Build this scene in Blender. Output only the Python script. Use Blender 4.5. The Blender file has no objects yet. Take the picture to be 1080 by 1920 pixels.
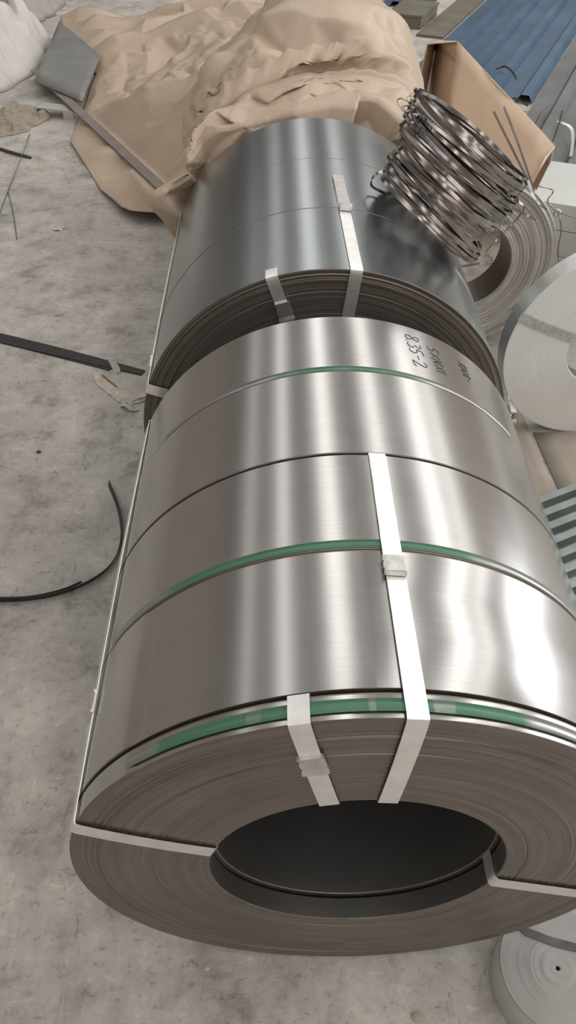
import bpy, bmesh, math, random
import numpy as np
from mathutils import Vector, Matrix, noise

random.seed(7)
rng = np.random.default_rng(11)
C = bpy.context.scene.collection
S = bpy.context.scene
PI = math.pi
R_ = math.radians

# ------------------------------------------------------------------ camera
cam_d = bpy.data.cameras.new('camera')
cam = bpy.data.objects.new('camera', cam_d)
C.objects.link(cam)
S.camera = cam
cam_d.sensor_fit = 'VERTICAL'
cam_d.sensor_height = 36.0
cam_d.lens = 36.0 * 1457.2 / 1920.0
cam_d.clip_start = 0.02
yaw, pitch = 0.0131, 0.7736
fw = Vector((math.sin(yaw) * math.cos(pitch), math.cos(yaw) * math.cos(pitch), -math.sin(pitch)))
cam.location = (-0.1294, -0.5422, 1.9094)
cam.rotation_euler = fw.to_track_quat('-Z', 'Y').to_euler()

# ------------------------------------------------------------------ world, lights, exposure
W = bpy.data.worlds.new('world')
S.world = W
W.use_nodes = True
W.node_tree.nodes['Background'].inputs[0].default_value = (0.75, 0.85, 1.0, 1)
W.node_tree.nodes['Background'].inputs[1].default_value = 0.6
S.view_settings.view_transform = 'Standard'
S.view_settings.look = 'None'
S.view_settings.gamma = 1.0
S.view_settings.use_curve_mapping = False
S.view_settings.exposure = 0.74


def area(name, loc, size, energy, color, target=None):
    d = bpy.data.lights.new(name, 'AREA')
    d.shape = 'RECTANGLE'
    d.size, d.size_y = size
    d.energy = energy
    d.color = color
    o = bpy.data.objects.new(name, d)
    C.objects.link(o)
    o.location = loc
    if target is not None:
        v = Vector(target) - Vector(loc)
        o.rotation_euler = v.to_track_quat('-Z', 'Y').to_euler()
    return o


# rows of long ceiling lamps running down the hall
LAMPS = [(-6.3, 0.6, 70), (-3.40, 0.40, 92), (-0.60, 0.75, 138), (2.5, 0.8, 152), (6.6, 1.9, 370), (10.2, 1.4, 340)]
for lx, lw, le in LAMPS:
    area('ceiling_lamp_row', (lx, 7.5, 6.9), (lw, 30.0), le, (1.0, 0.97, 0.93))
# daylight through the big side gate on the right and an added fill light behind the camera
area('gate_daylight', (12.3, 5.0, 2.6), (10.0, 4.2), 330, (0.93, 0.97, 1.0), (0, 5.0, 1.6))
area('front_fill_light', (1.5, -7.6, 4.6), (7.0, 3.0), 65, (1.0, 0.95, 0.9), (0.5, 3, 0.6))  # added fill for the front faces, no opening in that wall


# ------------------------------------------------------------------ material helpers
def mat(name):
    m = bpy.data.materials.new(name)
    m.use_nodes = True
    nt = m.node_tree
    b = nt.nodes['Principled BSDF']
    return m, nt, b


def N(nt, kind, **kw):
    n = nt.nodes.new(kind)
    for k, v in kw.items():
        setattr(n, k, v)
    return n


def ramp(nt, src, stops):
    r = N(nt, 'ShaderNodeValToRGB')
    e = r.color_ramp.elements
    while len(e) < len(stops):
        e.new(0.5)
    for el, (p, c) in zip(e, stops):
        el.position = p
        el.color = (*c, 1) if len(c) == 3 else c
    nt.links.new(src, r.inputs[0])
    return r


def coords(nt, space='Object', scale=(1, 1, 1), rot=(0, 0, 0)):
    t = N(nt, 'ShaderNodeTexCoord')
    mp = N(nt, 'ShaderNodeMapping')
    mp.inputs['Scale'].default_value = scale
    mp.inputs['Rotation'].default_value = rot
    nt.links.new(t.outputs[space], mp.inputs[0])
    return mp.outputs[0]


def noise_tex(nt, vec, scale, detail=4, rough=0.55, dist=0.0):
    n = N(nt, 'ShaderNodeTexNoise')
    n.inputs['Scale'].default_value = scale
    n.inputs['Detail'].default_value = detail
    n.inputs['Roughness'].default_value = rough
    n.inputs['Distortion'].default_value = dist
    nt.links.new(vec, n.inputs['Vector'])
    return n.outputs[0]


def bump(nt, b, h, strength, dist=0.01, prev=None):
    n = N(nt, 'ShaderNodeBump')
    n.inputs['Strength'].default_value = strength
    n.inputs['Distance'].default_value = dist
    nt.links.new(h, n.inputs['Height'])
    if prev is not None:
        nt.links.new(prev.outputs[0], n.inputs['Normal'])
    nt.links.new(n.outputs[0], b.inputs['Normal'])
    return n


def mixc(nt, f, a, b, mode='MIX'):
    n = N(nt, 'ShaderNodeMix', data_type='RGBA', blend_type=mode)
    for s, v in ((n.inputs[0], f), (n.inputs[6], a), (n.inputs[7], b)):
        if hasattr(v, 'is_output'):
            nt.links.new(v, s)
        elif isinstance(v, tuple):
            s.default_value = (*v, 1)
        else:
            s.default_value = v
    return n.outputs[2]


def plain(name, col, rough=0.5, metal=0.0, var=0.15, nscale=12.0, bumpy=0.0):
    m, nt, b = mat(name)
    n = noise_tex(nt, coords(nt), nscale, 5)
    lo = tuple(c * (1 - var) for c in col)
    hi = tuple(min(1, c * (1 + var)) for c in col)
    r = ramp(nt, n, [(0.3, lo), (0.7, hi)])
    nt.links.new(r.outputs[0], b.inputs['Base Color'])
    b.inputs['Roughness'].default_value = rough
    b.inputs['Metallic'].default_value = metal
    if bumpy:
        bump(nt, b, n, bumpy)
    return m


def steel_skin(name, col, rough):
    """cold-rolled strip: rolled grain round the coil, faint uneven bands along it (uv.x = turn, uv.y = metres along the axis)"""
    m, nt, b = mat(name)
    v1 = coords(nt, 'UV', (36, 0.5, 1))
    n1 = noise_tex(nt, v1, 1.0, 2, 0.4)
    v2 = coords(nt, 'UV', (2.5, 260, 1))
    n2 = noise_tex(nt, v2, 1.0, 4, 0.6)
    v3 = coords(nt, 'UV', (14, 14, 1))
    n3 = noise_tex(nt, v3, 1.0, 6, 0.65, 0.4)
    c1 = ramp(nt, n3, [(0.25, tuple(c * 0.965 for c in col)), (0.75, tuple(min(1, c * 1.03) for c in col))]).outputs[0]
    c2 = ramp(nt, n2, [(0.3, (0.92, 0.92, 0.92)), (0.7, (1, 1, 1))]).outputs[0]
    nt.links.new(mixc(nt, 1.0, c1, c2, 'MULTIPLY'), b.inputs['Base Color'])
    b.inputs['Metallic'].default_value = 0.95
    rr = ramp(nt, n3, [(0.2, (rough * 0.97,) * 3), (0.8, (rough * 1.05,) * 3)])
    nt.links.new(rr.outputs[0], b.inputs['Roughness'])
    bump(nt, b, n1, 0.07, 0.006)
    return m


def edge_face(name, dark, light, metal, rough, lines=420.0, aniso=0.0, bstr=0.25, var=1.0):
    """the wound edges of a strip: fine concentric lines (object Y = coil axis, object origin on the axis)"""
    m, nt, b = mat(name)
    t = N(nt, 'ShaderNodeTexCoord')
    sp = N(nt, 'ShaderNodeSeparateXYZ')
    nt.links.new(t.outputs['Object'], sp.inputs[0])
    cb = N(nt, 'ShaderNodeCombineXYZ')
    nt.links.new(sp.outputs[0], cb.inputs[0])
    nt.links.new(sp.outputs[2], cb.inputs[1])
    ln = N(nt, 'ShaderNodeVectorMath', operation='LENGTH')
    nt.links.new(cb.outputs[0], ln.inputs[0])
    at = N(nt, 'ShaderNodeMath', operation='ARCTAN2')
    nt.links.new(sp.outputs[0], at.inputs[0])
    nt.links.new(sp.outputs[2], at.inputs[1])

    def rn(k, ka, det):
        mu = N(nt, 'ShaderNodeMath', operation='MULTIPLY')
        mu.inputs[1].default_value = k
        nt.links.new(ln.outputs['Value'], mu.inputs[0])
        ma = N(nt, 'ShaderNodeMath', operation='MULTIPLY')
        ma.inputs[1].default_value = ka
        nt.links.new(at.outputs[0], ma.inputs[0])
        c = N(nt, 'ShaderNodeCombineXYZ')
        nt.links.new(mu.outputs[0], c.inputs[0])
        nt.links.new(ma.outputs[0], c.inputs[1])
        return noise_tex(nt, c.outputs[0], 1.0, det, 0.6)
    fine = rn(lines, 0.8, 3)
    broad = rn(lines * 0.13, 0.5, 3)
    patch = rn(9.0, 2.2, 4)
    a = ramp(nt, fine, [(0.28, dark), (0.72, light)]).outputs[0]
    bc = ramp(nt, broad, [(0.3, tuple(1 - (1 - q) * var for q in (0.82, 0.81, 0.80))), (0.7, tuple(1 + (q - 1) * var for q in (1.1, 1.09, 1.08)))]).outputs[0]
    pc = ramp(nt, patch, [(0.3, tuple(1 - (1 - q) * var for q in (0.86, 0.84, 0.82))), (0.75, tuple(1 + 0.08 * var for q in (1, 1, 1)))]).outputs[0]
    x = mixc(nt, 1.0, a, bc, 'MULTIPLY')
    nt.links.new(mixc(nt, 1.0, x, pc, 'MULTIPLY'), b.inputs['Base Color'])
    b.inputs['Metallic'].default_value = metal
    b.inputs['Roughness'].default_value = rough
    if aniso:
        b.inputs['Anisotropic'].default_value = aniso
        tg = N(nt, 'ShaderNodeTangent', direction_type='RADIAL', axis='Y')
        nt.links.new(tg.outputs[0], b.inputs['Tangent'])
    b1 = bump(nt, b, fine, bstr, 0.0012)
    bump(nt, b, broad, bstr * var, 0.003, b1)
    return m


M = {}
M['steel'] = steel_skin('cold_rolled_steel', (0.50, 0.49, 0.485), 0.22)
M['steel_far'] = steel_skin('cold_rolled_steel_reflection_tint', (0.345, 0.375, 0.385), 0.26)  # darker bluish tint puts the hall's reflection into the steel colour
M['bore'] = steel_skin('bore_steel', (0.42, 0.41, 0.40), 0.33)
M['shaded_bore'] = steel_skin('shaded_bore_steel', (0.10, 0.10, 0.095), 0.4)  # shade inside the pale coil's bore, put into the base colour
M['face'] = edge_face('wound_steel_edges', (0.17, 0.15, 0.135), (0.29, 0.265, 0.245), 0.7, 0.42, bstr=0.12)
M['pale_face'] = edge_face('wound_pale_edges', (0.50, 0.48, 0.46), (0.74, 0.72, 0.70), 0.45, 0.45, 130.0, 0.0, 0.5)
M['flat_face'] = edge_face('wound_dull_pale_edges', (0.30, 0.287, 0.28), (0.35, 0.335, 0.325), 0.3, 0.45, 500.0, 0.0, 0.05, 0.2)
M['bright_face'] = edge_face('wound_bright_edges', (0.86, 0.86, 0.845), (0.94, 0.94, 0.93), 0.35, 0.40, 600.0, 0.7, 0.03, 0.22)
M['pale_skin'] = steel_skin('pale_galvanised_skin', (0.74, 0.75, 0.74), 0.4)
M['strap'] = plain('galvanised_strap', (0.90, 0.89, 0.88), 0.30, 0.75, 0.07, 35, 0.03)
M['strap_face'] = M['strap']
M['seal'] = plain('crimp_seal_metal', (0.66, 0.65, 0.63), 0.36, 0.85, 0.15, 60, 0.1)
M['wire'] = plain('bright_band_steel', (0.33, 0.30, 0.29), 0.17, 0.97, 0.2, 30)
M['dark_band'] = plain('dark_band_steel', (0.10, 0.09, 0.085), 0.45, 0.5, 0.3, 30)
M['black_bar'] = plain('blackened_steel_bar', (0.035, 0.03, 0.028), 0.5, 0.3, 0.3, 25)
M['tape'] = plain('grey_tape', (0.42, 0.40, 0.37), 0.45, 0.0, 0.15, 60)
M['ink'] = plain('marker_ink', (0.05, 0.05, 0.05), 0.5)
M['blue'] = plain('blue_painted_sheet', (0.050, 0.105, 0.175), 0.45, 0.0, 0.25, 2.2, 0.02)
M['dusty'] = plain('dusty_grey_sheet', (0.13, 0.138, 0.14), 0.5, 0.0, 0.25, 2.5, 0.02)
M['navy'] = plain('navy_painted_sheet', (0.05, 0.075, 0.12), 0.45, 0.0, 0.25, 3)
M['olive'] = plain('dull_brown_board', (0.15, 0.135, 0.10), 0.7, 0.0, 0.2, 4)
M['pile'] = plain('pale_sheet_steel', (0.56, 0.58, 0.56), 0.38, 0.35, 0.05, 3)
M['deck'] = plain('galvanised_deck', (0.33, 0.37, 0.36), 0.33, 0.8, 0.2, 9)
M['board'] = plain('brown_hardboard', (0.40, 0.345, 0.29), 0.75, 0.0, 0.1, 6, 0.05)
M['kraft_board'] = plain('kraft_cardboard', (0.66, 0.50, 0.37), 0.6, 0.0, 0.05, 4, 0.02)
M['white_bag'] = plain('white_woven_plastic', (0.62, 0.59, 0.57), 0.42, 0.0, 0.08, 6)
M['grey_film'] = plain('grey_plastic_film', (0.36, 0.34, 0.32), 0.5, 0.0, 0.12, 6)
M['plate'] = plain('grey_steel_plate', (0.27, 0.27, 0.26), 0.5, 0.4, 0.12, 5)
M['lath'] = plain('grey_lath', (0.24, 0.21, 0.185), 0.7, 0.0, 0.15, 8, 0.1)
M['scrap'] = plain('torn_paper_scrap', (0.58, 0.54, 0.48), 0.75, 0.0, 0.2, 30, 0.2)
M['rubbish'] = plain('tan_paper_rubbish', (0.36, 0.31, 0.25), 0.8, 0.0, 0.2, 30, 0.2)
M['red'] = plain('red_ink_edge', (0.30, 0.10, 0.08), 0.7)
M['dark_twig'] = plain('dark_twig', (0.07, 0.06, 0.05), 0.7)
M['green_thread'] = plain('green_thread', (0.13, 0.16, 0.11), 0.7)
M['paint_wall'] = plain('painted_wall', (0.42, 0.37, 0.33), 0.8, 0.0, 0.1, 1)
M['far_wall'] = plain('far_wall_cladding', (0.10, 0.14, 0.17), 0.6, 0.0, 0.1, 1)
M['roof'] = plain('roof_sheeting', (0.36, 0.37, 0.37), 0.7, 0.0, 0.1, 1)


def green_paint():
    m, nt, b = mat('green_marking_paint')
    v = coords(nt, 'UV', (26, 9, 1))
    n = noise_tex(nt, v, 1.0, 4, 0.6)
    f = coords(nt, 'UV', (9, 140, 1))
    n2 = noise_tex(nt, f, 1.0, 3, 0.6)
    at = N(nt, 'ShaderNodeAttribute', attribute_name='green_vs_sheen')
    mu = N(nt, 'ShaderNodeMath', operation='MULTIPLY_ADD')
    nt.links.new(n, mu.inputs[0])
    mu.inputs[1].default_value = 0.9
    nt.links.new(at.outputs['Fac'], mu.inputs[2])
    k = ramp(nt, mu.outputs[0], [(0.55, (0, 0, 0)), (1.15, (0.96, 0.96, 0.96))]).outputs[0]
    g = ramp(nt, n2, [(0.3, (0.05, 0.165, 0.095)), (0.7, (0.085, 0.235, 0.14))]).outputs[0]
    nt.links.new(mixc(nt, k, (0.42, 0.43, 0.42), g), b.inputs['Base Color'])  # grey mixed in where grazing reflections would wash out the green
    inv = N(nt, 'ShaderNodeMapRange')
    inv.inputs['To Min'].default_value = 0.92
    inv.inputs['To Max'].default_value = 0.12
    nt.links.new(k, inv.inputs[0])
    nt.links.new(inv.outputs[0], b.inputs['Metallic'])
    b.inputs['Roughness'].default_value = 0.36
    return m


M['green'] = green_paint()


def kraft_paper():
    m, nt, b = mat('brown_kraft_wrapping_paper')
    v = coords(nt, 'UV', (1, 1, 1))
    n = noise_tex(nt, v, 2.2, 5, 0.6, 0.3)
    w = N(nt, 'ShaderNodeTexWave', wave_type='BANDS', bands_direction='X')
    w.inputs['Scale'].default_value = 26
    w.inputs['Distortion'].default_value = 1.5
    nt.links.new(v, w.inputs[0])
    c = ramp(nt, n, [(0.3, (0.47, 0.365, 0.275)), (0.7, (0.60, 0.48, 0.37))])
    nt.links.new(c.outputs[0], b.inputs['Base Color'])
    b.inputs['Roughness'].default_value = 0.42
    b1 = bump(nt, b, w.outputs[1], 0.06, 0.004)
    n2 = noise_tex(nt, v, 14, 5, 0.65)
    bump(nt, b, n2, 0.25, 0.012, b1)
    return m


M['kraft'] = kraft_paper()


def concrete():
    m, nt, b = mat('rough_concrete_floor')
    v = coords(nt)
    big = noise_tex(nt, v, 1.3, 6, 0.62, 0.1)
    mid = noise_tex(nt, v, 5.5, 9, 0.72, 0.15)
    fine = noise_tex(nt, v, 46, 6, 0.72)
    drag = noise_tex(nt, coords(nt, 'Object', (16, 34, 1), (0, 0, 0.7)), 1.0, 8, 0.75, 0.5)
    drag2 = noise_tex(nt, coords(nt, 'Object', (30, 11, 1), (0, 0, -0.25)), 1.0, 8, 0.75, 0.4)
    a = ramp(nt, big, [(0.35, (0.39, 0.37, 0.35)), (0.5, (0.49, 0.468, 0.44)), (0.66, (0.58, 0.558, 0.52))]).outputs[0]
    c = ramp(nt, mid, [(0.36, (0.64, 0.625, 0.61)), (0.47, (0.93, 0.925, 0.92)), (0.62, (1.14, 1.135, 1.13))]).outputs[0]
    d = ramp(nt, drag, [(0.36, (0.55, 0.53, 0.51)), (0.415, (1, 1, 1)), (0.575, (1, 1, 1)), (0.635, (1.22, 1.22, 1.21))]).outputs[0]
    d2 = ramp(nt, drag2, [(0.355, (0.60, 0.58, 0.56)), (0.41, (1, 1, 1)), (0.585, (1, 1, 1)), (0.64, (1.18, 1.18, 1.17))]).outputs[0]
    e = ramp(nt, fine, [(0.34, (0.66, 0.65, 0.64)), (0.42, (1, 1, 1)), (0.7, (1.08, 1.08, 1.08))]).outputs[0]
    x = mixc(nt, 1.0, a, c, 'MULTIPLY')
    for q, k in ((d, 0.8), (d2, 0.7), (e, 0.8)):
        x = mixc(nt, k, x, q, 'MULTIPLY')
    nt.links.new(x, b.inputs['Base Color'])
    b.inputs['Roughness'].default_value = 0.75
    b1 = bump(nt, b, drag, 0.4, 0.010)
    b2 = bump(nt, b, mid, 0.3, 0.015, b1)
    bump(nt, b, fine, 0.3, 0.004, b2)
    return m


M['concrete'] = concrete()


# ------------------------------------------------------------------ mesh helpers
def obj(name, verts, faces, m, parent=None, uvs=None, smooth=True, loc=None, sharp=None, mats=None, fmat=None):
    me = bpy.data.meshes.new(name)
    me.from_pydata([tuple(v) for v in verts], [], faces)
    if uvs is not None:
        ul = me.uv_layers.new(name='UVMap')
        li = np.empty(len(me.loops), dtype=np.int32)
        me.loops.foreach_get('vertex_index', li)
        u = np.asarray(uvs, dtype=np.float32)[li]
        ul.data.foreach_set('uv', u.ravel())
    if mats:
        for q in mats:
            me.materials.append(q)
        if fmat is not None:
            me.polygons.foreach_set('material_index', np.asarray(fmat, dtype=np.int32))
    else:
        me.materials.append(m)
    if smooth:
        me.polygons.foreach_set('use_smooth', [True] * len(me.polygons))
        if sharp:
            me.set_sharp_from_angle(angle=R_(sharp))
    me.update()
    o = bpy.data.objects.new(name, me)
    C.objects.link(o)
    if parent is not None:
        o.parent = parent
    if loc is not None:
        o.location = loc
    return o


def thing(name, label, cat, loc=(0, 0, 0), rotz=0.0, group=None):
    o = bpy.data.objects.new(name, None)
    C.objects.link(o)
    o.empty_display_size = 0.05
    o.location = loc
    o.rotation_euler = (0, 0, rotz)
    return tag(o, label, cat, group)


def tag(o, label, cat, group=None):
    o['label'] = label
    o['category'] = cat
    if group:
        o['group'] = group
    return o


def struct(name, verts, faces, m):
    o = obj(name, verts, faces, m, smooth=False)
    o['kind'] = 'structure'
    return o


def box_vf(x0, x1, y0, y1, z0, z1):
    v = [(x0, y0, z0), (x1, y0, z0), (x1, y1, z0), (x0, y1, z0), (x0, y0, z1), (x1, y0, z1), (x1, y1, z1), (x0, y1, z1)]
    f = [(0, 3, 2, 1), (4, 5, 6, 7), (0, 1, 5, 4), (1, 2, 6, 5), (2, 3, 7, 6), (3, 0, 4, 7)]
    return v, f


def ribbon(name, pts, wdirs, width, thick, m, parent=None, closed=False, nrm=None, loc=None, smooth=True):
    """a flat band with real thickness along pts; wdirs = across-width unit vectors"""
    n = len(pts)
    pts = [Vector(p) for p in pts]
    V, F = [], []
    ws = wdirs if isinstance(wdirs, list) else [Vector(wdirs)] * n
    widths = width if isinstance(width, list) else [width] * n
    for i in range(n):
        a = pts[i - 1] if (i > 0 or closed) else pts[i]
        b = pts[(i + 1) % n] if (i < n - 1 or closed) else pts[i]
        t = (b - a).normalized()
        w = Vector(ws[i])
        w = (w - t * w.dot(t)).normalized()
        u = t.cross(w).normalized()
        for sx, su in ((-.5, -.5), (.5, -.5), (.5, .5), (-.5, .5)):
            V.append(pts[i] + w * (sx * widths[i]) + u * (su * thick))
    for i in range(n if closed else n - 1):
        j = (i + 1) % n
        for k in range(4):
            l = (k + 1) % 4
            F.append((i * 4 + k, i * 4 + l, j * 4 + l, j * 4 + k))
    if not closed:
        F.append((3, 2, 1, 0))
        e = (n - 1) * 4
        F.append((e, e + 1, e + 2, e + 3))
    return obj(name, V, F, m, parent, smooth=smooth, sharp=40, loc=loc)


def tube(name, pts, r, m, parent=None, seg=6, loc=None):
    pts = [Vector(p) for p in pts]
    V, F = [], []
    n = len(pts)
    for i in range(n):
        t = (pts[min(i + 1, n - 1)] - pts[max(i - 1, 0)]).normalized()
        ref = Vector((0, 0, 1)) if abs(t.z) < 0.9 else Vector((1, 0, 0))
        a = t.cross(ref).normalized()
        b = t.cross(a)
        for k in range(seg):
            an = 2 * PI * k / seg
            V.append(pts[i] + a * (r * math.cos(an)) + b * (r * math.sin(an)))
    for i in range(n - 1):
        for k in range(seg):
            l = (k + 1) % seg
            F.append((i * seg + k, i * seg + l, (i + 1) * seg + l, (i + 1) * seg + k))
    F.append(tuple(range(seg - 1, -1, -1)))
    F.append(tuple((n - 1) * seg + k for k in range(seg)))
    return obj(name, V, F, m, parent, loc=loc)


def smooth_path(ctrl, n):
    """Catmull-Rom through ctrl"""
    c = [Vector(p) for p in ctrl]
    c = [c[0] * 2 - c[1]] + c + [c[-1] * 2 - c[-2]]
    out = []
    segs = len(c) - 3
    for i in range(n):
        u = i / (n - 1) * segs
        k = min(int(u), segs - 1)
        t = u - k
        p0, p1, p2, p3 = c[k:k + 4]
        out.append(0.5 * ((2 * p1) + (p2 - p0) * t + (2 * p0 - 5 * p1 + 4 * p2 - p3) * t * t + (3 * p1 - p0 - 3 * p2 + p3) * t ** 3))
    return out


# ------------------------------------------------------------------ the hall
struct('floor', *box_vf(-9, 12.6, -8, 30, -0.1, 0), M['concrete'])
struct('ceiling', *box_vf(-9, 12.6, -8, 30, 7.0, 7.15), M['roof'])
struct('wall_left', *box_vf(-9.15, -9, -8, 30, 0, 7), M['paint_wall'])
struct('wall_right', *box_vf(12.6, 12.75, -8, 30, 0, 7), M['paint_wall'])
struct('wall_back', *box_vf(-9, 12.6, 30, 30.15, 0, 7), M['far_wall'])
struct('wall_front', *box_vf(-9, 12.6, -8.15, -8, 0, 7), M['paint_wall'])


# ------------------------------------------------------------------ steel coils
def section(name, R, r, y0, y1, parent, skin, bore, facem, seg=192, rings=0, ch=0.0016, tail=None, seed=0, jag=0.0012, origin_z=None, label=None):
    """one slit ring: hollow cylinder along Y about the object's own origin; tail = angle where the outermost wrap ends"""
    lr = np.random.default_rng(seed)
    prof = []   # (radius, y, kind) closed loop: outer -> back face -> bore -> front face
    ny = 3
    prof += [(R, y0 + ch, 0)] + [(R, y0 + (y1 - y0) * k / ny, 0) for k in range(1, ny)] + [(R, y1 - ch, 0)]
    prof += [(R - ch, y1, 2), (r + ch, y1, 2)]
    prof += [(r, y1 - ch, 1), (r, y0 + ch, 1), (r + ch, y0, 2)]
    if rings:
        steps = lr.uniform(0.4, 1.6, rings)
        rad = r + ch + np.cumsum(steps) / np.sum(steps) * (R - r - 2 * ch)
        off = lr.normal(0, jag, rings)
        drift = np.cumsum(lr.normal(0, jag * 0.25, rings))
        drift -= np.linspace(drift[0], drift[-1], rings)
        for k in range(rings - 1):
            prof.append((rad[k], y0 + min(ch * 0.9, off[k] + drift[k]) if True else y0, 2))
    prof.append((R - ch, y0, 2))
    n = len(prof)
    th = np.linspace(0, 2 * PI, seg, endpoint=False)
    V, UV, F, FM = [], [], [], []
    kinds = [p[2] for p in prof]
    phase = lr.uniform(0, 2 * PI, n)
    for i in range(seg + 1):
        a = th[i % seg] if i < seg else 2 * PI
        for k, (q, y, kd) in enumerate(prof):
            rr = q
            if tail is not None and kd == 0:
                d = ((a - tail) % (2 * PI)) / (2 * PI)
                rr = q - 0.0026 * (1 - d) * 1.0 if d > 0 else q
            yy = y
            if rings and kd == 2 and k > 9:
                yy = y + 0.5 * (y - y0) * math.sin(a * 1.0 + phase[k])
            V.append((rr * math.sin(a), yy, rr * math.cos(a)))
            UV.append((a / (2 * PI) + 0.13 * seed, y + 0.31 * seed))
    for i in range(seg):
        for k in range(n):
            l = (k + 1) % n
            F.append((i * n + k, (i + 1) * n + k, (i + 1) * n + l, i * n + l))
            kk = {kinds[k], kinds[l]}
            FM.append(0 if kk == {0} else (1 if kk == {1} else 2))
    o = obj(name, V, F, None, parent, uvs=UV, sharp=24, mats=[skin, bore, facem], fmat=FM)
    if label:
        o['label'] = label
    return o


def cyl_pt(R, phi, y):
    return Vector((R * math.sin(phi), y, R * math.cos(phi)))


def paint_band(parent, R, y0, y1, a0, a1, green_vs_sheen, seg=110, name='paint_mark', label=None):
    V, UV, F, cv = [], [], [], []
    for i in range(seg + 1):
        t = i / seg
        a = a0 + (a1 - a0) * t
        for y in (y0, y1):
            V.append(cyl_pt(R, a, y))
            UV.append((a / (2 * PI), y))
            cv.append(green_vs_sheen(math.degrees(a)))
    for i in range(seg):
        F.append((2 * i, 2 * i + 2, 2 * i + 3, 2 * i + 1))
    n0 = len(V)
    for i in range(seg + 1):                     # give the paint film its thickness
        t = i / seg
        a = a0 + (a1 - a0) * t
        for y in (y0, y1):
            V.append(cyl_pt(R - 0.0003, a, y))
            UV.append((a / (2 * PI), y))
            cv.append(green_vs_sheen(math.degrees(a)))
    for i in range(seg):
        F.append((2 * i, n0 + 2 * i, n0 + 2 * i + 2, 2 * i + 2))
        F.append((2 * i + 1, 2 * i + 3, n0 + 2 * i + 3, n0 + 2 * i + 1))
    o = obj(name, V, F, M['green'], parent, uvs=UV)
    at = o.data.attributes.new('green_vs_sheen', 'FLOAT', 'POINT')
    at.data.foreach_set('value', cv)
    if label:
        o['label'] = label
    return o


def strap_path(segments, n_arc=10):
    pts = []
    for p in segments:
        pts.append(Vector(p))
    return pts


def seal(parent, centre, along, normal, length, width, m, thick=0.004, name='crimp_seal', label='folded metal crimp seal on the strap'):
    """crimped steel clip round two strap ends: a sleeve with two bitten notches and a lifted lip"""
    a = Vector(along).normalized()
    nn = Vector(normal).normalized()
    w = a.cross(nn).normalized()
    V, F = [], []
    prof = [(-.5, 1), (-.47, 1.0), (-.30, .99), (-.26, .91), (-.18, .91), (-.14, 1.0), (.14, 1.0), (.18, .92), (.26, .92), (.30, 1.0), (.5, 1.06)]
    for (t, s) in prof:
        lift = 0.0035 if t > 0.45 else (0.0022 if t < -0.46 else 0.0)
        hw = width * 0.5 * s
        base = Vector(centre) + a * (t * length)
        h = thick * (1.0 if s > 0.9 else 1.3)
        for x, z in ((-hw, 0), (hw, 0), (hw, h + lift), (hw * 0.6, h * 1.15 + lift), (-hw * 0.6, h * 1.15 + lift), (-hw, h + lift)):
            V.append(base + w * x + nn * z)
    k = 6
    for i in range(len(prof) - 1):
        for j in range(k):
            l = (j + 1) % k
            F.append((i * k + j, i * k + l, (i + 1) * k + l, (i + 1) * k + j))
    F.append(tuple(range(k - 1, -1, -1)))
    F.append(tuple((len(prof) - 1) * k + j for j in range(k)))
    o = obj(name, V, F, m, parent, smooth=False)
    o['label'] = label
    return o


def eye_strap(parent, phi, R, r, yf, yb, width, along_outer=None, bore_in=0.06, lift=0.0022, face_lift=0.004, label=None, far_loop=False, phi_end=None, phi_in=None, bulge=0.0):
    """strap through the eye: out of the bore, over the front face, along the outside; local frame of the coil (axis at the origin)"""
    if phi_end is None:
        phi_end = phi
    if phi_in is None:
        phi_in = phi
    pts, wd = [], []

    def add(p, f):
        pts.append(Vector(p))
        wd.append(Vector((math.cos(f), 0, -math.sin(f))))
    add(cyl_pt(r - lift, phi_in, yf + bore_in), phi_in)
    add(cyl_pt(r - lift, phi_in, yf + 0.012), phi_in)
    add(cyl_pt(r - lift * 0.4, phi_in, yf + 0.001), phi_in)
    add(cyl_pt(r + 0.004, phi_in, yf - face_lift), phi_in)
    for k in range(1, 7):
        t = k / 7
        f = phi_in + (phi - phi_in) * t
        add(cyl_pt(r + (R - r) * t, f, yf - face_lift - 0.001 * math.sin(PI * t)), f)
    add(cyl_pt(R - 0.006, phi, yf - face_lift), phi)
    add(cyl_pt(R + lift * 0.5, phi, yf - face_lift * 0.5), phi)
    add(cyl_pt(R + lift, phi, yf + 0.004), phi)
    nn = 14
    for k in range(1, nn + 1):
        t = k / nn
        f = phi + (phi_end - phi) * t
        add(cyl_pt(R + lift + bulge * math.sin(PI * t), f, yf + 0.004 + (yb - yf - 0.004) * t), f)
    if far_loop:
        add(cyl_pt(R + lift, phi_end, yb + 0.001), phi_end)
        add(cyl_pt(R - 0.004, phi_end, yb + 0.005), phi_end)
        add(cyl_pt(r + 0.01, phi_end, yb + 0.005), phi_end)
    else:
        add(cyl_pt(R - 0.012, phi_end, yb + 0.003), phi_end)
    o = ribbon('strap', pts, wd, width, 0.0014, M['strap'], parent)
    if label:
        o['label'] = label
    return o


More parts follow.
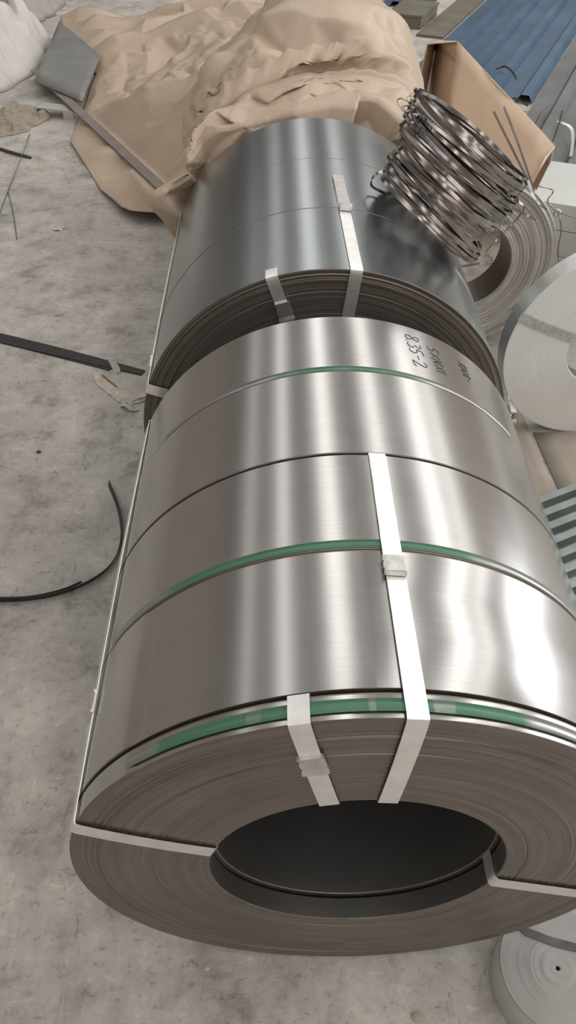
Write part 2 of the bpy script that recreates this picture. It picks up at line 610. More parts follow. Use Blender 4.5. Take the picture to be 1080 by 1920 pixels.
# --- the strapped bundle in front
R0, r0 = 0.5, 0.2597
front = thing('steel_coil_bundle', 'large strapped bundle of bare steel coils with green marks, open bore facing the camera', 'steel coil', (0, 0, 0.5))
g = 0.0022
ring = section('slit_coil', 0.4985, r0, 0.0, 0.0400, front, M['steel'], M['bore'], M['face'], rings=110, tail=R_(-44), seed=1, jag=0.00035, label='narrow front slit ring with a broad green mark')
secB = section('slit_coil', R0, r0 - 0.0075, 0.0455, 0.3025, front, M['steel'], M['bore'], M['face'], tail=R_(-46), seed=2)
secC = section('slit_coil', R0, r0, 0.3040, 0.5370, front, M['steel'], M['bore'], M['face'], seed=3)
secD = section('slit_coil', R0 + 0.0008, r0, 0.5415, 0.8015, front, M['steel'], M['bore'], M['face'], seed=4)
secE = section('slit_coil', R0, r0, 0.8028, 1.0187, front, M['steel'], M['bore'], M['face'], seed=5)


def bell(a, lo, hi, soft):
    return max(0.0, min(1.0, (a - lo) / soft, (hi - a) / soft))


def ring_vs_sheen(a):  # reflection streaks and grazing sheen painted as fading of the green
    c = bell(a, -41, 27, 7) * 0.95
    if -21.5 < a < -18.5 or -1.6 < a < -0.2:
        c *= 0.45
    if 8 < a < 12:
        c *= 0.35
    return c


paint_band(ring, 0.4985 + 0.0006, 0.0105, 0.0300, R_(-46), R_(40), ring_vs_sheen, label='broad green paint mark')
paint_band(secC, R0 + 0.0006, 0.3060, 0.3235, R_(-60), R_(60), lambda a: bell(a, -46, 27, 12) * 0.85, label='green paint mark along the seam')
paint_band(secE, R0 + 0.0006, 0.8035, 0.8200, R_(-50), R_(50), lambda a: bell(a, -34, 34, 22) * 0.52, label='faint green paint mark')

SW = 0.031
eye_strap(front, R_(-12.4), R0, r0, -0.001, 0.041, SW, label='short bright strap over the front rim', phi_in=R_(-12.9))
eye_strap(front, R_(5.7), R0, r0, -0.001, 0.5385, SW, label='bright strap running along the top into a seam', phi_in=R_(6.6), phi_end=R_(5.2))
eye_strap(front, R_(-68.3), R0, r0, -0.001, 1.0187, SW, far_loop=True, label='strap along the left side', phi_in=R_(-71.2), phi_end=R_(-67.0), bulge=0.004)
eye_strap(front, R_(107), R0, r0, -0.001, 1.0187, SW, far_loop=True, label='strap along the right side', phi_in=R_(104.5))
# overlapped strap end on the top strap, with its seal
ph = R_(5.3)
ov, wv = [], []
for k in range(12):
    t = k / 11
    y = 0.245 + t * 0.285
    dz = 0.0042 + 0.0018 * math.exp(-((t - 0.05) / 0.12) ** 2) + 0.0006 * math.sin(t * 19)
    ov.append(cyl_pt(R0 + dz, ph, y))
    wv.append(Vector((math.cos(ph), 0, -math.sin(ph))))
o = ribbon('strap_overlap', ov, wv, [SW * (1 + 0.03 * math.sin(3.1 * k)) for k in range(12)], 0.0016, M['strap'], front)
o['label'] = 'doubled strap end, slightly crumpled'
seal(front, cyl_pt(R0 + 0.0045, ph, 0.262), (0, 1, 0), cyl_pt(1, ph, 0), 0.036, SW + 0.004, M['seal'])
ph = R_(-12.6)
seal(front, cyl_pt(0.400, ph, -0.0055), cyl_pt(-1, ph, 0), (0, -1, 0), 0.046, SW + 0.008, M['seal'])
ph = R_(-68.2)
seal(front, cyl_pt(R0 + 0.004, ph, 0.215), (0, 1, 0), cyl_pt(1, ph, 0), 0.045, SW + 0.008, M['seal'])


# handwriting: marker strokes on the rearmost ring, written along the axis towards the camera
def handwriting(parent, R, strokes, y_start, phi0, size, slant, label):
    V, F = [], []
    for st in strokes:
        pts = []
        for (cx, cy) in st:
            y = y_start - cx * size
            s = cy * size + slant * cx * size
            pts.append((y, phi0 + s / R))
        fine = []
        for i in range(len(pts) - 1):
            for k in range(4):
                t = k / 4
                fine.append((pts[i][0] * (1 - t) + pts[i + 1][0] * t, pts[i][1] * (1 - t) + pts[i + 1][1] * t))
        fine.append(pts[-1])
        b = len(V)
        for i, (y, f) in enumerate(fine):
            a = fine[max(i - 1, 0)]
            c = fine[min(i + 1, len(fine) - 1)]
            dy, ds = c[0] - a[0], (c[1] - a[1]) * R
            L = math.hypot(dy, ds) or 1
            hw = 0.0008
            ny_, ns_ = -ds / L * hw, dy / L * hw
            for sg in (-1, 1):
                for hh in (0.0002, 0.0007):
                    V.append(cyl_pt(R + hh, f + sg * ns_ / R, y + sg * ny_))
        for i in range(len(fine) - 1):
            p, q = b + 4 * i, b + 4 * i + 4
            F += [(p + 1, p + 3, q + 3, q + 1), (p, p + 1, q + 1, q), (p + 3, p + 2, q + 2, q + 3)]
    o = obj('handwriting', V, F, M['ink'], parent, smooth=False)
    o['label'] = label
    return o


g8 = [[(0.55, .95), (.25, 1), (.1, .8), (.25, .6), (.5, .42), (.6, .2), (.4, 0), (.12, .08), (.1, .3), (.35, .52), (.6, .78), (.55, .95)]]
gdot = [[(.0, .0), (.12, .04)]]
g3 = [[(0, .9), (.3, 1), (.5, .8), (.2, .55), (.5, .4), (.45, .1), (.15, 0), (0, .12)]]
g5 = [[(.1, .95), (.05, .55), (.3, .6), (.5, .35), (.35, .05), (.05, .05)], [(.1, .95), (.55, 1.0)]]
gm = [[(0, .5), (.45, .52)]]
g2 = [[(0, .8), (.15, 1), (.4, .95), (.45, .7), (.1, .1), (.0, .02), (.4, .04), (.65, .16)]]
gx = [[(0, .1), (.5, .9)], [(0, .85), (.5, .15)]]
g1 = [[(.1, .1), (.15, 1)]]
gN = [[(0, 0), (.08, .95), (.4, .08), (.5, .95)]]
gh = [[(0, .8), (.55, .85)], [(.3, 1.05), (.25, .35), (.0, .1)], [(.05, .55), (.5, .5)], [(.3, .35), (.55, .05)], [(.15, .2), (.5, .3)]]


def word(gl):
    out, x = [], 0
    for gsh, adv in gl:
        for st in gsh:
            out.append([(x + a, b) for a, b in st])
        x += adv
    return out


handwriting(secE, R0, word([(g8, .75), (gdot, .25), (g3, .65), (g5, .75), (gm, .65), (g2, .7)]), 0.985, R_(17.6), 0.034, 0.06, 'handwritten size 8.35-2 in black marker')
handwriting(secE, R0, word([(g5, .8), (gx, .75), (gN, .75), (gx, .6), (g1, .4)]), 0.962, R_(23.6), 0.030, 0.10, 'second line of marker handwriting')
handwriting(secE, R0, word([(gh, .75), (gN, .65), (gh, .7), (gm, .5)]), 0.965, R_(33.4), 0.028, 0.10, 'third smudged line of marker handwriting')

# --- the coil behind it
Rb, rb = 0.511, 0.262
bx = -0.005
back = thing('steel_coil_bundle', 'bluish bare steel coil bundle standing behind the front one, strapping coil on its shoulder', 'steel coil', (bx, 0, Rb))
back.rotation_euler = (0, 0, 0.0)
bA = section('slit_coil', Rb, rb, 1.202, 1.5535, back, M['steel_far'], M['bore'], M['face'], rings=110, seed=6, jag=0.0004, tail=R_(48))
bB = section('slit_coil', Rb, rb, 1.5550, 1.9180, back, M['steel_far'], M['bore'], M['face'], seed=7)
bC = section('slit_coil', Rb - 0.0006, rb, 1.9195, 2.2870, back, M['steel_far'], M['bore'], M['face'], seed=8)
eye_strap(back, R_(-16.0), Rb, rb, 1.201, 1.240, SW, label='short strap over the front rim', phi_in=R_(-14.8))
eye_strap(back, R_(7.2), Rb, rb, 1.201, 1.773, SW, label='bright strap running along the top', phi_in=R_(7.4), phi_end=R_(5.8))
eye_strap(back, R_(-70.5), Rb, rb, 1.201, 2.2870, SW, far_loop=True, label='strap along the left side', phi_end=R_(-70.5), bulge=0.004)
ph = R_(6.3)
ov = [cyl_pt(Rb + 0.0045 + (0.002 if k == 0 else 0) + 0.0004 * math.sin(2 * k), R_(6.7 - 0.09 * k), 1.534 + 0.024 * k) for k in range(11)]
o = ribbon('strap_overlap', ov, [Vector((math.cos(ph), 0, -math.sin(ph)))] * 11, SW * 1.03, 0.0016, M['seal'], back)
o['label'] = 'duller doubled strap end'
seal(back, cyl_pt(Rb + 0.0045, R_(6.7), 1.545), (0, 1, 0), cyl_pt(1, R_(6.7), 0), 0.03, SW + 0.004, M['seal'])
ph = R_(-15.3)
seal(back, cyl_pt(0.418, ph, 1.1955), cyl_pt(-1, ph, 0), (0, -1, 0), 0.05, SW + 0.008, M['seal'])
ph = R_(-70.5)
seal(back, cyl_pt(Rb + 0.004, ph, 1.30), (0, 1, 0), cyl_pt(1, ph, 0), 0.05, SW + 0.008, M['seal'])

# --- pale coils on the right
pale = thing('slit_coil', 'pale coil with loosely wound ringed edges, upright beside the bluish coil under the strapping', 'steel coil', (0.651, 2.494, 0.377), 0.022)
section('wound_strip', 0.377, 0.189, 0.0, 0.18, pale, M['pale_skin'], M['shaded_bore'], M['pale_face'], rings=46, seed=11, jag=0.0030, ch=0.002)
bright = thing('slit_coil', 'bright white-faced coil with small eye, upright on the floor at the right edge', 'steel coil', (1.054, 1.852, 0.380), 0.076)
section('wound_strip', 0.380, 0.150, 0.0, 0.075, bright, M['pale_skin'], M['bore'], M['bright_face'], rings=40, seed=12, jag=0.0001)
eye_strap(bright, R_(-68), 0.38, 0.150, -0.001, 0.075, 0.034, far_loop=True, label='dull strap across the face', phi_in=R_(-71)).data.materials[0] = M['seal']

flat = thing('slit_coil', 'small pale coil lying flat, eye up, under the right of the front bundle', 'steel coil', (0.434, -0.060, 0.0575))
flat.rotation_euler = (R_(-90), 0, 0)
sec = section('wound_strip', 0.119, 0.004, -0.0575, 0.0575, flat, M['pale_skin'], M['bore'], M['flat_face'], rings=30, seed=13, jag=0.0002)
o = ribbon('strap', [Vector((-0.066, -0.0590, 0.088)), Vector((-0.05, -0.0592, 0.070)), Vector((0.0, -0.0592, 0.050)), Vector((0.05, -0.0592, 0.037)), Vector((0.108, -0.0590, 0.030))], Vector((0.3, 0, 0.95)), 0.017, 0.0014, M['dark_band'], flat)
o['label'] = 'dark strap across the flat top'


# ------------------------------------------------------------------ loose coil of strapping on the back coil's shoulder
spool = thing('strapping_coil', 'tangled coil of shiny steel strapping lying on the bluish coil shoulder', 'strapping')
a0 = R_(36)
base_c = cyl_pt(Rb + 0.012, a0, 1.655) + Vector((bx, 0, Rb))
ax = Vector((0.56, 0.10, 0.82)).normalized()
e1 = Vector((0.80, 0.05, -0.60))
e1 = (e1 - ax * e1.dot(ax)).normalized()
e2 = ax.cross(e1)
top_shift = Vector((-0.01, 0.02, 0.0)) - e1 * 0.045
NL = 96
HH = 0.238
for i in range(NL):
    t = (i + 0.5) / NL
    inner = (i % 4 == 3)
    upper = t > 0.40
    rr = 0.180 + random.uniform(-0.012, 0.006) - (0.03 if inner else 0) - (0.014 if 0.32 < t < 0.42 else 0) + (0.014 if t > 0.45 else 0)
    cen = base_c + ax * (0.010 + t * HH + random.uniform(-0.005, 0.005)) + top_shift * t + e1 * (random.uniform(-0.006, 0.006) + (0.012 if upper else 0)) + e2 * random.uniform(-0.006, 0.006)
    tx, ty = random.gauss(0, 0.035) - 0.10 * (1 - t), random.gauss(0, 0.045) + 0.06 * (t - 0.3)
    if i % 13 == 5:
        tx += random.uniform(-0.14, 0.14)
    ph1, ph2 = random.uniform(0, 6.28), random.uniform(0, 6.28)
    pts, wd = [], []
    ns = 44
    for k in range(ns):
        an = 2 * PI * k / ns
        c, s_ = math.cos(an), math.sin(an)
        q = rr * (1 + 0.015 * math.sin(2 * an + ph1) + 0.008 * math.sin(3 * an + ph2))
        hgt = q * (tx * c + ty * s_) + 0.0022 * math.sin(2 * an + ph2)
        hgt = max(hgt, -0.008 - t * HH * 0.9)
        pts.append(cen + e1 * (q * c) + e2 * (q * s_) + ax * hgt)
        rad = e1 * c + e2 * s_
        tw = 0.3 * math.sin(an + ph1)
        wd.append(ax * math.cos(tw) + rad * math.sin(tw))
    ribbon('strap_loop', pts, wd, random.uniform(0.0075, 0.0100), 0.0011, M['wire'], spool, closed=True)
# hairpin bends where the strapping doubles back at the upper left
for k in range(12):
    a_ = random.uniform(2.75, 3.75)
    c_, s_ = math.cos(a_), math.sin(a_)
    rr = 0.190 + random.uniform(-0.03, 0.012)
    cen = base_c + ax * (HH * random.uniform(0.72, 1.02)) + top_shift * 0.9
    tdir = e1 * (-s_) + e2 * c_
    rad = e1 * c_ + e2 * s_
    b0 = cen + rad * rr
    hp = smooth_path([b0 - tdir * 0.0 + rad * -0.07, b0 + rad * 0.0, b0 + rad * 0.022 + ax * 0.010, b0 + rad * 0.004 + ax * 0.022, b0 - rad * 0.07 + ax * 0.020], 14)
    ribbon('strap_bend', hp, tdir, 0.0085, 0.0011, M['wire'], spool)
# loose ends of the strapping
for k, ctrl in enumerate([
    [(0.335, 1.62, 0.80), (0.52, 1.70, 0.79), (0.60, 2.0, 0.66), (0.70, 2.38, 0.50), (0.83, 2.45, 0.62), (0.80, 2.44, 0.67)],
    [(0.50, 1.95, 1.05), (0.60, 2.1, 0.98), (0.78, 2.40, 0.78), (0.88, 2.46, 0.66), (0.93, 2.47, 0.62)],
    [(0.55, 1.9, 0.90), (0.68, 2.2, 0.76), (0.82, 2.42, 0.63), (0.90, 2.46, 0.58)],
    [(0.22, 1.72, 1.06), (0.155, 1.72, 1.05), (0.14, 1.71, 1.02), (0.18, 1.70, 1.00)],
    [(0.66, 1.85, 0.945), (0.585, 1.86, 1.08), (0.520, 1.85, 1.185)],
    [(0.64, 1.87, 0.97), (0.56, 1.87, 1.08), (0.495, 1.86, 1.17)],
]):
    pp = smooth_path(ctrl, 22)
    o = ribbon('strap_end', pp, [Vector((0.3, 0.5, 0.8))] * 22, 0.0075, 0.0011, M['wire'] if k < 4 else M['dark_band'], spool)

# a thin tie wire with a knot, lying over the pale coil's rim
tie = thing('tie_wire', 'thin twisted tie wire with a knot, hanging over the pale ringed coil rim', 'wire')
for ctrl in ([(0.868, 2.455, 0.72), (0.935, 2.46, 0.70), (0.925, 2.47, 0.655), (0.972, 2.475, 0.613)],
             [(0.972, 2.475, 0.613), (1.03, 2.478, 0.592), (1.085, 2.48, 0.572)],
             [(0.985, 2.475, 0.600), (1.012, 2.476, 0.53), (1.018, 2.47, 0.44), (1.06, 2.43, 0.345), (1.075, 2.40, 0.32)]):
    tube('wire_strand', smooth_path(ctrl, 14), 0.0026, M['wire'], tie, 5)
tube('knot', smooth_path([(0.965, 2.47, 0.62), (0.982, 2.462, 0.617), (0.975, 2.465, 0.600), (0.962, 2.468, 0.607), (0.978, 2.462, 0.624)], 16), 0.005, M['seal'], tie, 6)


# ------------------------------------------------------------------ crumpled kraft paper
def crease_field(n, area_x, area_y, smin, smax, amp, seed):
    r = np.random.default_rng(seed)
    return [(r.uniform(*area_x), r.uniform(*area_y), r.uniform(0, 2 * PI), r.uniform(smin, smax), r.normal(0, 1) * amp, r.uniform(1.2, 3.2)) for _ in range(n)]


def creases(P, Q, field):
    h = np.zeros_like(P)
    for (cx, cy, an, s, a, el) in field:
        c, sn = math.cos(an), math.sin(an)
        d = (P - cx) * c + (Q - cy) * sn
        l = -(P - cx) * sn + (Q - cy) * c
        w = np.clip(1 - np.abs(d) / s, 0, 1) * np.clip(1 - np.abs(l) / (s * el), 0, 1) ** 0.6
        h += a * s * w
    return h


def facets(P, Q, n, lo, hi, amp, seed, weight=None):
    """piecewise-flat crumple: random points, random heights, straight creases between them (Delaunay)"""
    from mathutils.geometry import delaunay_2d_cdt
    r = np.random.default_rng(seed)
    pts = np.stack([r.uniform(lo[0], hi[0], n), r.uniform(lo[1], hi[1], n)], -1)
    ex = [(lo[0] - 1, lo[1] - 1), (hi[0] + 1, lo[1] - 1), (hi[0] + 1, hi[1] + 1), (lo[0] - 1, hi[1] + 1)]
    pts = np.concatenate([pts, np.array(ex)])
    res = delaunay_2d_cdt([Vector(p) for p in pts], [], [], 0, 1e-6)
    pv = np.array([tuple(v) for v in res[0]])
    hv = r.normal(0, 1, len(pv)) * amp
    out = np.zeros_like(P)
    for tri in res[2]:
        a_, b_, c_ = pv[tri[0]], pv[tri[1]], pv[tri[2]]
        mn, mx = np.minimum(np.minimum(a_, b_), c_), np.maximum(np.maximum(a_, b_), c_)
        idx = np.nonzero((P >= mn[0]) & (P <= mx[0]) & (Q >= mn[1]) & (Q <= mx[1]))
        if len(idx[0]) == 0:
            continue
        d = (b_[1] - c_[1]) * (a_[0] - c_[0]) + (c_[0] - b_[0]) * (a_[1] - c_[1])
        if abs(d) < 1e-12:
            continue
        x, y = P[idx], Q[idx]
        w0 = ((b_[1] - c_[1]) * (x - c_[0]) + (c_[0] - b_[0]) * (y - c_[1])) / d
        w1 = ((c_[1] - a_[1]) * (x - c_[0]) + (a_[0] - c_[0]) * (y - c_[1])) / d
        w2 = 1 - w0 - w1
        k = (w0 >= -1e-6) & (w1 >= -1e-6) & (w2 >= -1e-6)
        out[idx[0][k], idx[1][k]] = w0[k] * hv[tri[0]] + w1[k] * hv[tri[1]] + w2[k] * hv[tri[2]]
    return out


def grid_obj(name, X, Y, Z, U, V, m, parent=None, mask=None, thick=0.0012, sharp=None):
    nu, nv = X.shape
    verts = np.stack([X, Y, Z], -1).reshape(-1, 3)
    uv = np.stack([U, V], -1).reshape(-1, 2)
    F = []
    for i in range(nu - 1):
        for j in range(nv - 1):
            if mask is None or mask[i, j]:
                a = i * nv + j
                F.append((a, a + nv, a + nv + 1, a + 1))
    o = obj(name, verts, F, m, parent, uvs=uv, sharp=sharp)
    md = o.modifiers.new('thickness', 'SOLIDIFY')
    md.thickness = thick
    return o


wrapped = thing('paper_wrapped_coil', 'coil under a huge sheet of crumpled brown kraft paper, behind the bluish coil', 'paper wrapped coil', (0, 0, 0))
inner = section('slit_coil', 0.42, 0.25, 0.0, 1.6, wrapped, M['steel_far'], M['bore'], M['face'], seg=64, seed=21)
inner.location = (0.03, 2.72, 0.422)

yk = np.array([2.33, 3.50, 3.70, 3.78, 3.86, 5.03, 5.20, 6.58, 7.95, 8.6])
xk = np.array([-0.60, -0.64, -0.72, -1.00, -1.06, -1.54, -1.55, -1.62, -2.15, -2.3])
nv_, nu_ = 300, 210
NSK = 34                                    # rows hanging down over the front end of the covered coil
yy = np.concatenate([np.full(NSK, 2.40), 2.40 + (np.linspace(0, 1, nv_ - NSK) ** 1.35) * (8.6 - 2.40)])
shr = np.concatenate([np.linspace(0.62, 0.98, NSK), np.ones(nv_ - NSK)])
uu = np.linspace(0, 1, nu_)
X = np.zeros((nu_, nv_)); Y = X.copy(); Z = X.copy(); SS = X.copy(); NX = X.copy(); NZ = X.copy(); VV = X.copy()
for j, y in enumerate(yy):
    xl = np.interp(y, yk, xk)
    rz = np.interp(y, [2.33, 4.2, 5.6, 8.6], [0.985, 1.0, 0.50, 0.22])
    ctrl = [(0.535, 0.0), (0.53, 0.55 * rz), (0.485, 0.84 * rz), (0.37, 0.99 * rz), (0.2, 1.04 * rz), (-0.05, 1.045 * rz), (-0.26, 0.985 * rz)]
    kr = np.interp(y, [2.70, 2.86], [0.0, 1.0])
    for q_, hi_ in enumerate(((0.475, 0.800), (0.475, 0.815), (0.468, 0.850))):
        ctrl[q_] = tuple(hi_[w_] * (1 - kr) + ctrl[q_][w_] * kr for w_ in (0, 1))
    f = np.interp(y, [2.4, 3.2, 3.74, 4.2], [0.0, 0.10, 0.9, 1.0])
    A = [(-0.36, 0.92 * rz), (-0.43, 0.83 * rz), (-0.48, 0.72 * rz), (-0.51, 0.62 * rz), (-0.525, 0.52 * rz)]
    B = [(-0.43 + 0.08 * (xl + 1), 0.80 * rz), (-0.45 + 0.34 * (xl + 0.45), 0.47 * rz), (-0.45 + 0.58 * (xl + 0.45), 0.24 * rz), (-0.45 + 0.8 * (xl + 0.45), 0.085), (xl, 0.015)]
    for (ax_, az_), (bx_, bz_) in zip(A, B):
        ctrl.append((ax_ * (1 - f) + bx_ * f, az_ * (1 - f) + bz_ * f))
    c = np.array(ctrl)
    L = np.concatenate([[0], np.cumsum(np.hypot(*np.diff(c, axis=0).T))])
    s = uu * L[-1]
    x_ = np.interp(s, L, c[:, 0]); z_ = np.interp(s, L, c[:, 1])
    for _ in range(14):
        x_[1:-1] = 0.25 * x_[:-2] + 0.5 * x_[1:-1] + 0.25 * x_[2:]
        z_[1:-1] = 0.25 * z_[:-2] + 0.5 * z_[1:-1] + 0.25 * z_[2:]
    tx_ = np.gradient(x_); tz_ = np.gradient(z_)
    ln_ = np.hypot(tx_, tz_) + 1e-9
    NX[:, j] = tz_ / ln_; NZ[:, j] = -tx_ / ln_
    k_ = shr[j]
    X[:, j] = x_ * k_; Z[:, j] = np.where(z_ > 0.5, 0.5 + (z_ - 0.5) * k_, z_)
    Y[:, j] = y - (0.03 * math.sin(PI * (k_ - 0.62) / 0.72) if j < NSK else 0.0)
    SS[:, j] = s
    VV[:, j] = y - (1 - k_) * 0.5
fr = np.exp(-(np.maximum(VV - 2.4, 0) / 0.55) ** 2)
calm = 1 - 0.75 * np.exp(-(((SS - 2.15) / 0.35) ** 2 + ((VV - 4.3) / 0.7) ** 2))   # one smooth flat panel at the left
WP = SS + 0.05 * np.sin(VV * 3.1)
h = facets(WP, VV, 100, (-0.3, 2.0), (3.6, 9.0), 0.085, 51) * (1 - 0.6 * fr)
h += facets(WP, VV * 0.7, 420, (-0.2, 1.4), (3.4, 6.0), 0.034, 52) * calm
h += facets(WP, VV, 240, (0.2, 2.1), (2.4, 3.4), 0.058, 53) * fr
h += facets(WP + 0.03 * np.sin(9 * VV), VV, 2600, (-0.2, 2.0), (3.4, 7.0), 0.0105, 54) * calm
edge = np.clip(uu / 0.06, 0, 1)[:, None] * np.clip((1 - uu) / 0.12, 0.12, 1)[:, None]
right = np.clip((SS - 0.55) / 0.9, 0.16, 1)
h = (h + 0.012) * edge * right
h = np.where(h < -0.07, -0.07 + 0.3 * (h + 0.07), h)
h = np.where(h > 0.12, 0.12 + 0.35 * (h - 0.12), h)
X = X + NX * h
Z = np.maximum(Z + NZ * h, 0.006)
jit = facets(WP, VV, 220, (0.0, 2.0), (2.6, 3.0), 0.05, 55)
Y = Y + np.clip(jit, -0.07, 0.10) * fr * edge
Y = np.maximum(Y, 2.305)
# the lath lying across the sheet presses it down
L0, L1 = np.array([-0.655, 3.74, 0.100]), np.array([-2.085, 6.48, 0.075])
dl = (L1 - L0)[:2] / np.hypot(*(L1 - L0)[:2])
al_ = (X - L0[0]) * dl[0] + (Y - L0[1]) * dl[1]
dist = np.abs(-(X - L0[0]) * dl[1] + (Y - L0[1]) * dl[0])
zl = L0[2] + (L1[2] - L0[2]) * np.clip(al_ / np.hypot(*(L1 - L0)[:2]), 0, 1)
cap = zl - 0.012 + np.maximum(dist - 0.07, 0) * 1.3 + np.maximum(-al_ - 0.02, 0) * 1.1 + np.maximum(-al_ - 0.22, 0) * 8
Z = np.minimum(Z, cap)
Z = np.maximum(Z, 0.006)
grid_obj('wrapping_paper', X, Y, Z, SS, VV, M['kraft'], wrapped)

# kraft cardboard sleeve beyond the strapping
sleeve = thing('cardboard_sleeve', 'smooth tan cardboard sleeve with an open dark end, beyond the strapping coil', 'cardboard')


def quad_panel(name, q, m, parent, thick=0.006, nu=10, nv=6, wob=0.004, seed=0):
    a, b, c, d = [Vector(v) for v in q]
    V, UV, F = [], [], []
    for i in range(nu + 1):
        for j in range(nv + 1):
            u, v = i / nu, j / nv
            p = a * (1 - u) * (1 - v) + b * u * (1 - v) + c * u * v + d * (1 - u) * v
            nrm = (b - a).cross(d - a).normalized()
            p = p + nrm * (wob * noise.noise(Vector((u * 3 + seed, v * 3, seed * 1.7))))
            V.append(p)
            UV.append((u, v))
    for i in range(nu):
        for j in range(nv):
            k = i * (nv + 1) + j
            F.append((k, k + nv + 1, k + nv + 2, k + 1))
    o = obj(name, V, F, m, parent, uvs=UV)
    md = o.modifiers.new('thickness', 'SOLIDIFY')
    md.thickness = thick
    md.offset = 0
    return o


kA, kB, kB2, kC, kD = (1.020, 5.05, 0.60), (1.150, 3.19, 0.61), (1.10, 3.13, 0.585), (0.88, 3.0, 0.28), (0.86, 4.30, 0.33)
quad_panel('side_panel', (kA, kB, kC, kD), M['kraft_board'], sleeve, wob=0.012, seed=3)
quad_panel('corner_fold', (kB, kB2, (0.97, 2.97, 0.33), kC), M['kraft_board'], sleeve, nu=4, nv=4, wob=0.004, seed=5)
kE, kF = (0.885, 5.39, 0.505), (0.985, 5.62, 0.475)
quad_panel('top_panel', (kA, kB, (1.24, 3.46, 0.43), kF), M['kraft_board'], sleeve, seed=11)
quad_panel('top_flap', (kA, kF, (0.975, 5.60, 0.473), kE), M['kraft_board'], sleeve, nu=6, nv=6, wob=0.004, seed=9)
quad_panel('left_panel', (kE, kF, (0.95, 5.62, 0.008), (0.80, 5.25, 0.008)), M['kraft_board'], sleeve, nu=6, nv=6, wob=0.006, seed=13)
quad_panel('rear_panel', (kF, (1.24, 3.46, 0.43), (1.28, 3.5, 0.008), (0.97, 5.61, 0.008)), M['kraft_board'], sleeve, wob=0.008, seed=7)

# ------------------------------------------------------------------ pale sheet pack and ribbed deck at the right
pack = thing('sheet_pack', 'pack of pale sheet steel stacked flat at the right, behind the white-faced coil', 'sheet steel', (0, 0, 0))
PO, PA, PC = Vector((0.940, 2.72, 0)), Vector((0.405, 0.914, 0)).normalized(), Vector((0.914, -0.405, 0)).normalized()
for k in range(5):
    z0 = k * 0.112
    o_ = PO + PA * random.uniform(-0.005, 0.005) + PC * random.uniform(0, 0.01)
    v = [o_ + PC * cx + PA * ay + Vector((0, 0, z0 + zz)) for zz in (0, 0.109) for cx, ay in ((0, 0), (1.25, 0), (1.25, 0.475), (0, 0.475))]
    f = [(0, 3, 2, 1), (4, 5, 6, 7), (0, 1, 5, 4), (1, 2, 6, 5), (2, 3, 7, 6), (3, 0, 4, 7)]
    obj('sheet_bundle', v, f, M['pile'], pack, smooth=False)


def corrugated(name, origin, along, across, length, n, pitch, height, m, parent=None, top=0.35, thick=0.0012, sag=0.0):
    """trapezoid-ribbed sheet: ribs run along 'along', repeat across"""
    al, ac = Vector(along).normalized(), Vector(across).normalized()
    up = al.cross(ac)
    if up.z < 0:
        up = -up
    prof = []
    for k in range(n):
        b = k * pitch
        fl = pitch * (1 - top - 0.24)
        prof += [(b, 0), (b + fl, 0), (b + fl + pitch * 0.12, height), (b + fl + pitch * (0.12 + top), height)]
    prof.append((n * pitch, 0))
    V, F = [], []
    nl = 8
    for i in range(nl + 1):
        for (q, hh) in prof:
            V.append(Vector(origin) + al * (length * i / nl) + ac * q + up * (hh + sag * math.sin(PI * i / nl)))
    k = len(prof)
    for i in range(nl):
        for j in range(k - 1):
            F.append((i * k + j, i * k + j + 1, (i + 1) * k + j + 1, (i + 1) * k + j))
    o = obj(name, V, F, m, parent, smooth=False)
    md = o.modifiers.new('thickness', 'SOLIDIFY')
    md.thickness = thick
    md.offset = -1
    return o


dal = Vector((0.905, 0.425, 0))
dac = Vector((-0.425, 0.905, 0))
deck = corrugated('ribbed_deck', Vector((0.60, 0.84, 0.010)), dal, dac, 0.9, 8, 0.0585, 0.032, M['deck'], top=0.42)
tag(deck, 'galvanised ribbed steel sheet lying on the floor right of the front bundle', 'metal sheet')

b1 = quad_panel('hardboard_sheet', ((0.55, 1.30, 0.004), (0.868, 1.30, 0.004), (0.845, 2.02, 0.004), (0.53, 2.02, 0.004)), M['board'], None, 0.004, wob=0.001)
tag(b1, 'brown hardboard sheet on the floor, tight against the coils', 'board')
b2 = quad_panel('hardboard_sheet', ((0.887, 1.30, 0.004), (1.6, 1.30, 0.004), (1.6, 1.84, 0.004), (0.862, 1.84, 0.004)), M['board'], None, 0.004, wob=0.001, seed=4)
tag(b2, 'brown hardboard sheet on the floor below the white-faced coil', 'board')
tab = thing('bent_tab', 'small bent pale strap offcut lying between the coils on the right', 'metal scrap', (0.80, 1.93, 0.008))
ribbon('strap_piece', [(0.0, 0.11, 0.06), (-0.002, 0.06, 0.05), (0.012, 0.03, 0.006), (-0.015, 0.0, 0.02)], Vector((1, 0, 0.2)), 0.022, 0.0014, M['strap'], tab)
ribbon('folded_end', [(-0.015, 0.0, 0.0205), (-0.03, -0.03, 0.006), (0.01, -0.025, 0.002)], Vector((1, 0.3, 0)), 0.02, 0.0014, M['strap'], tab)

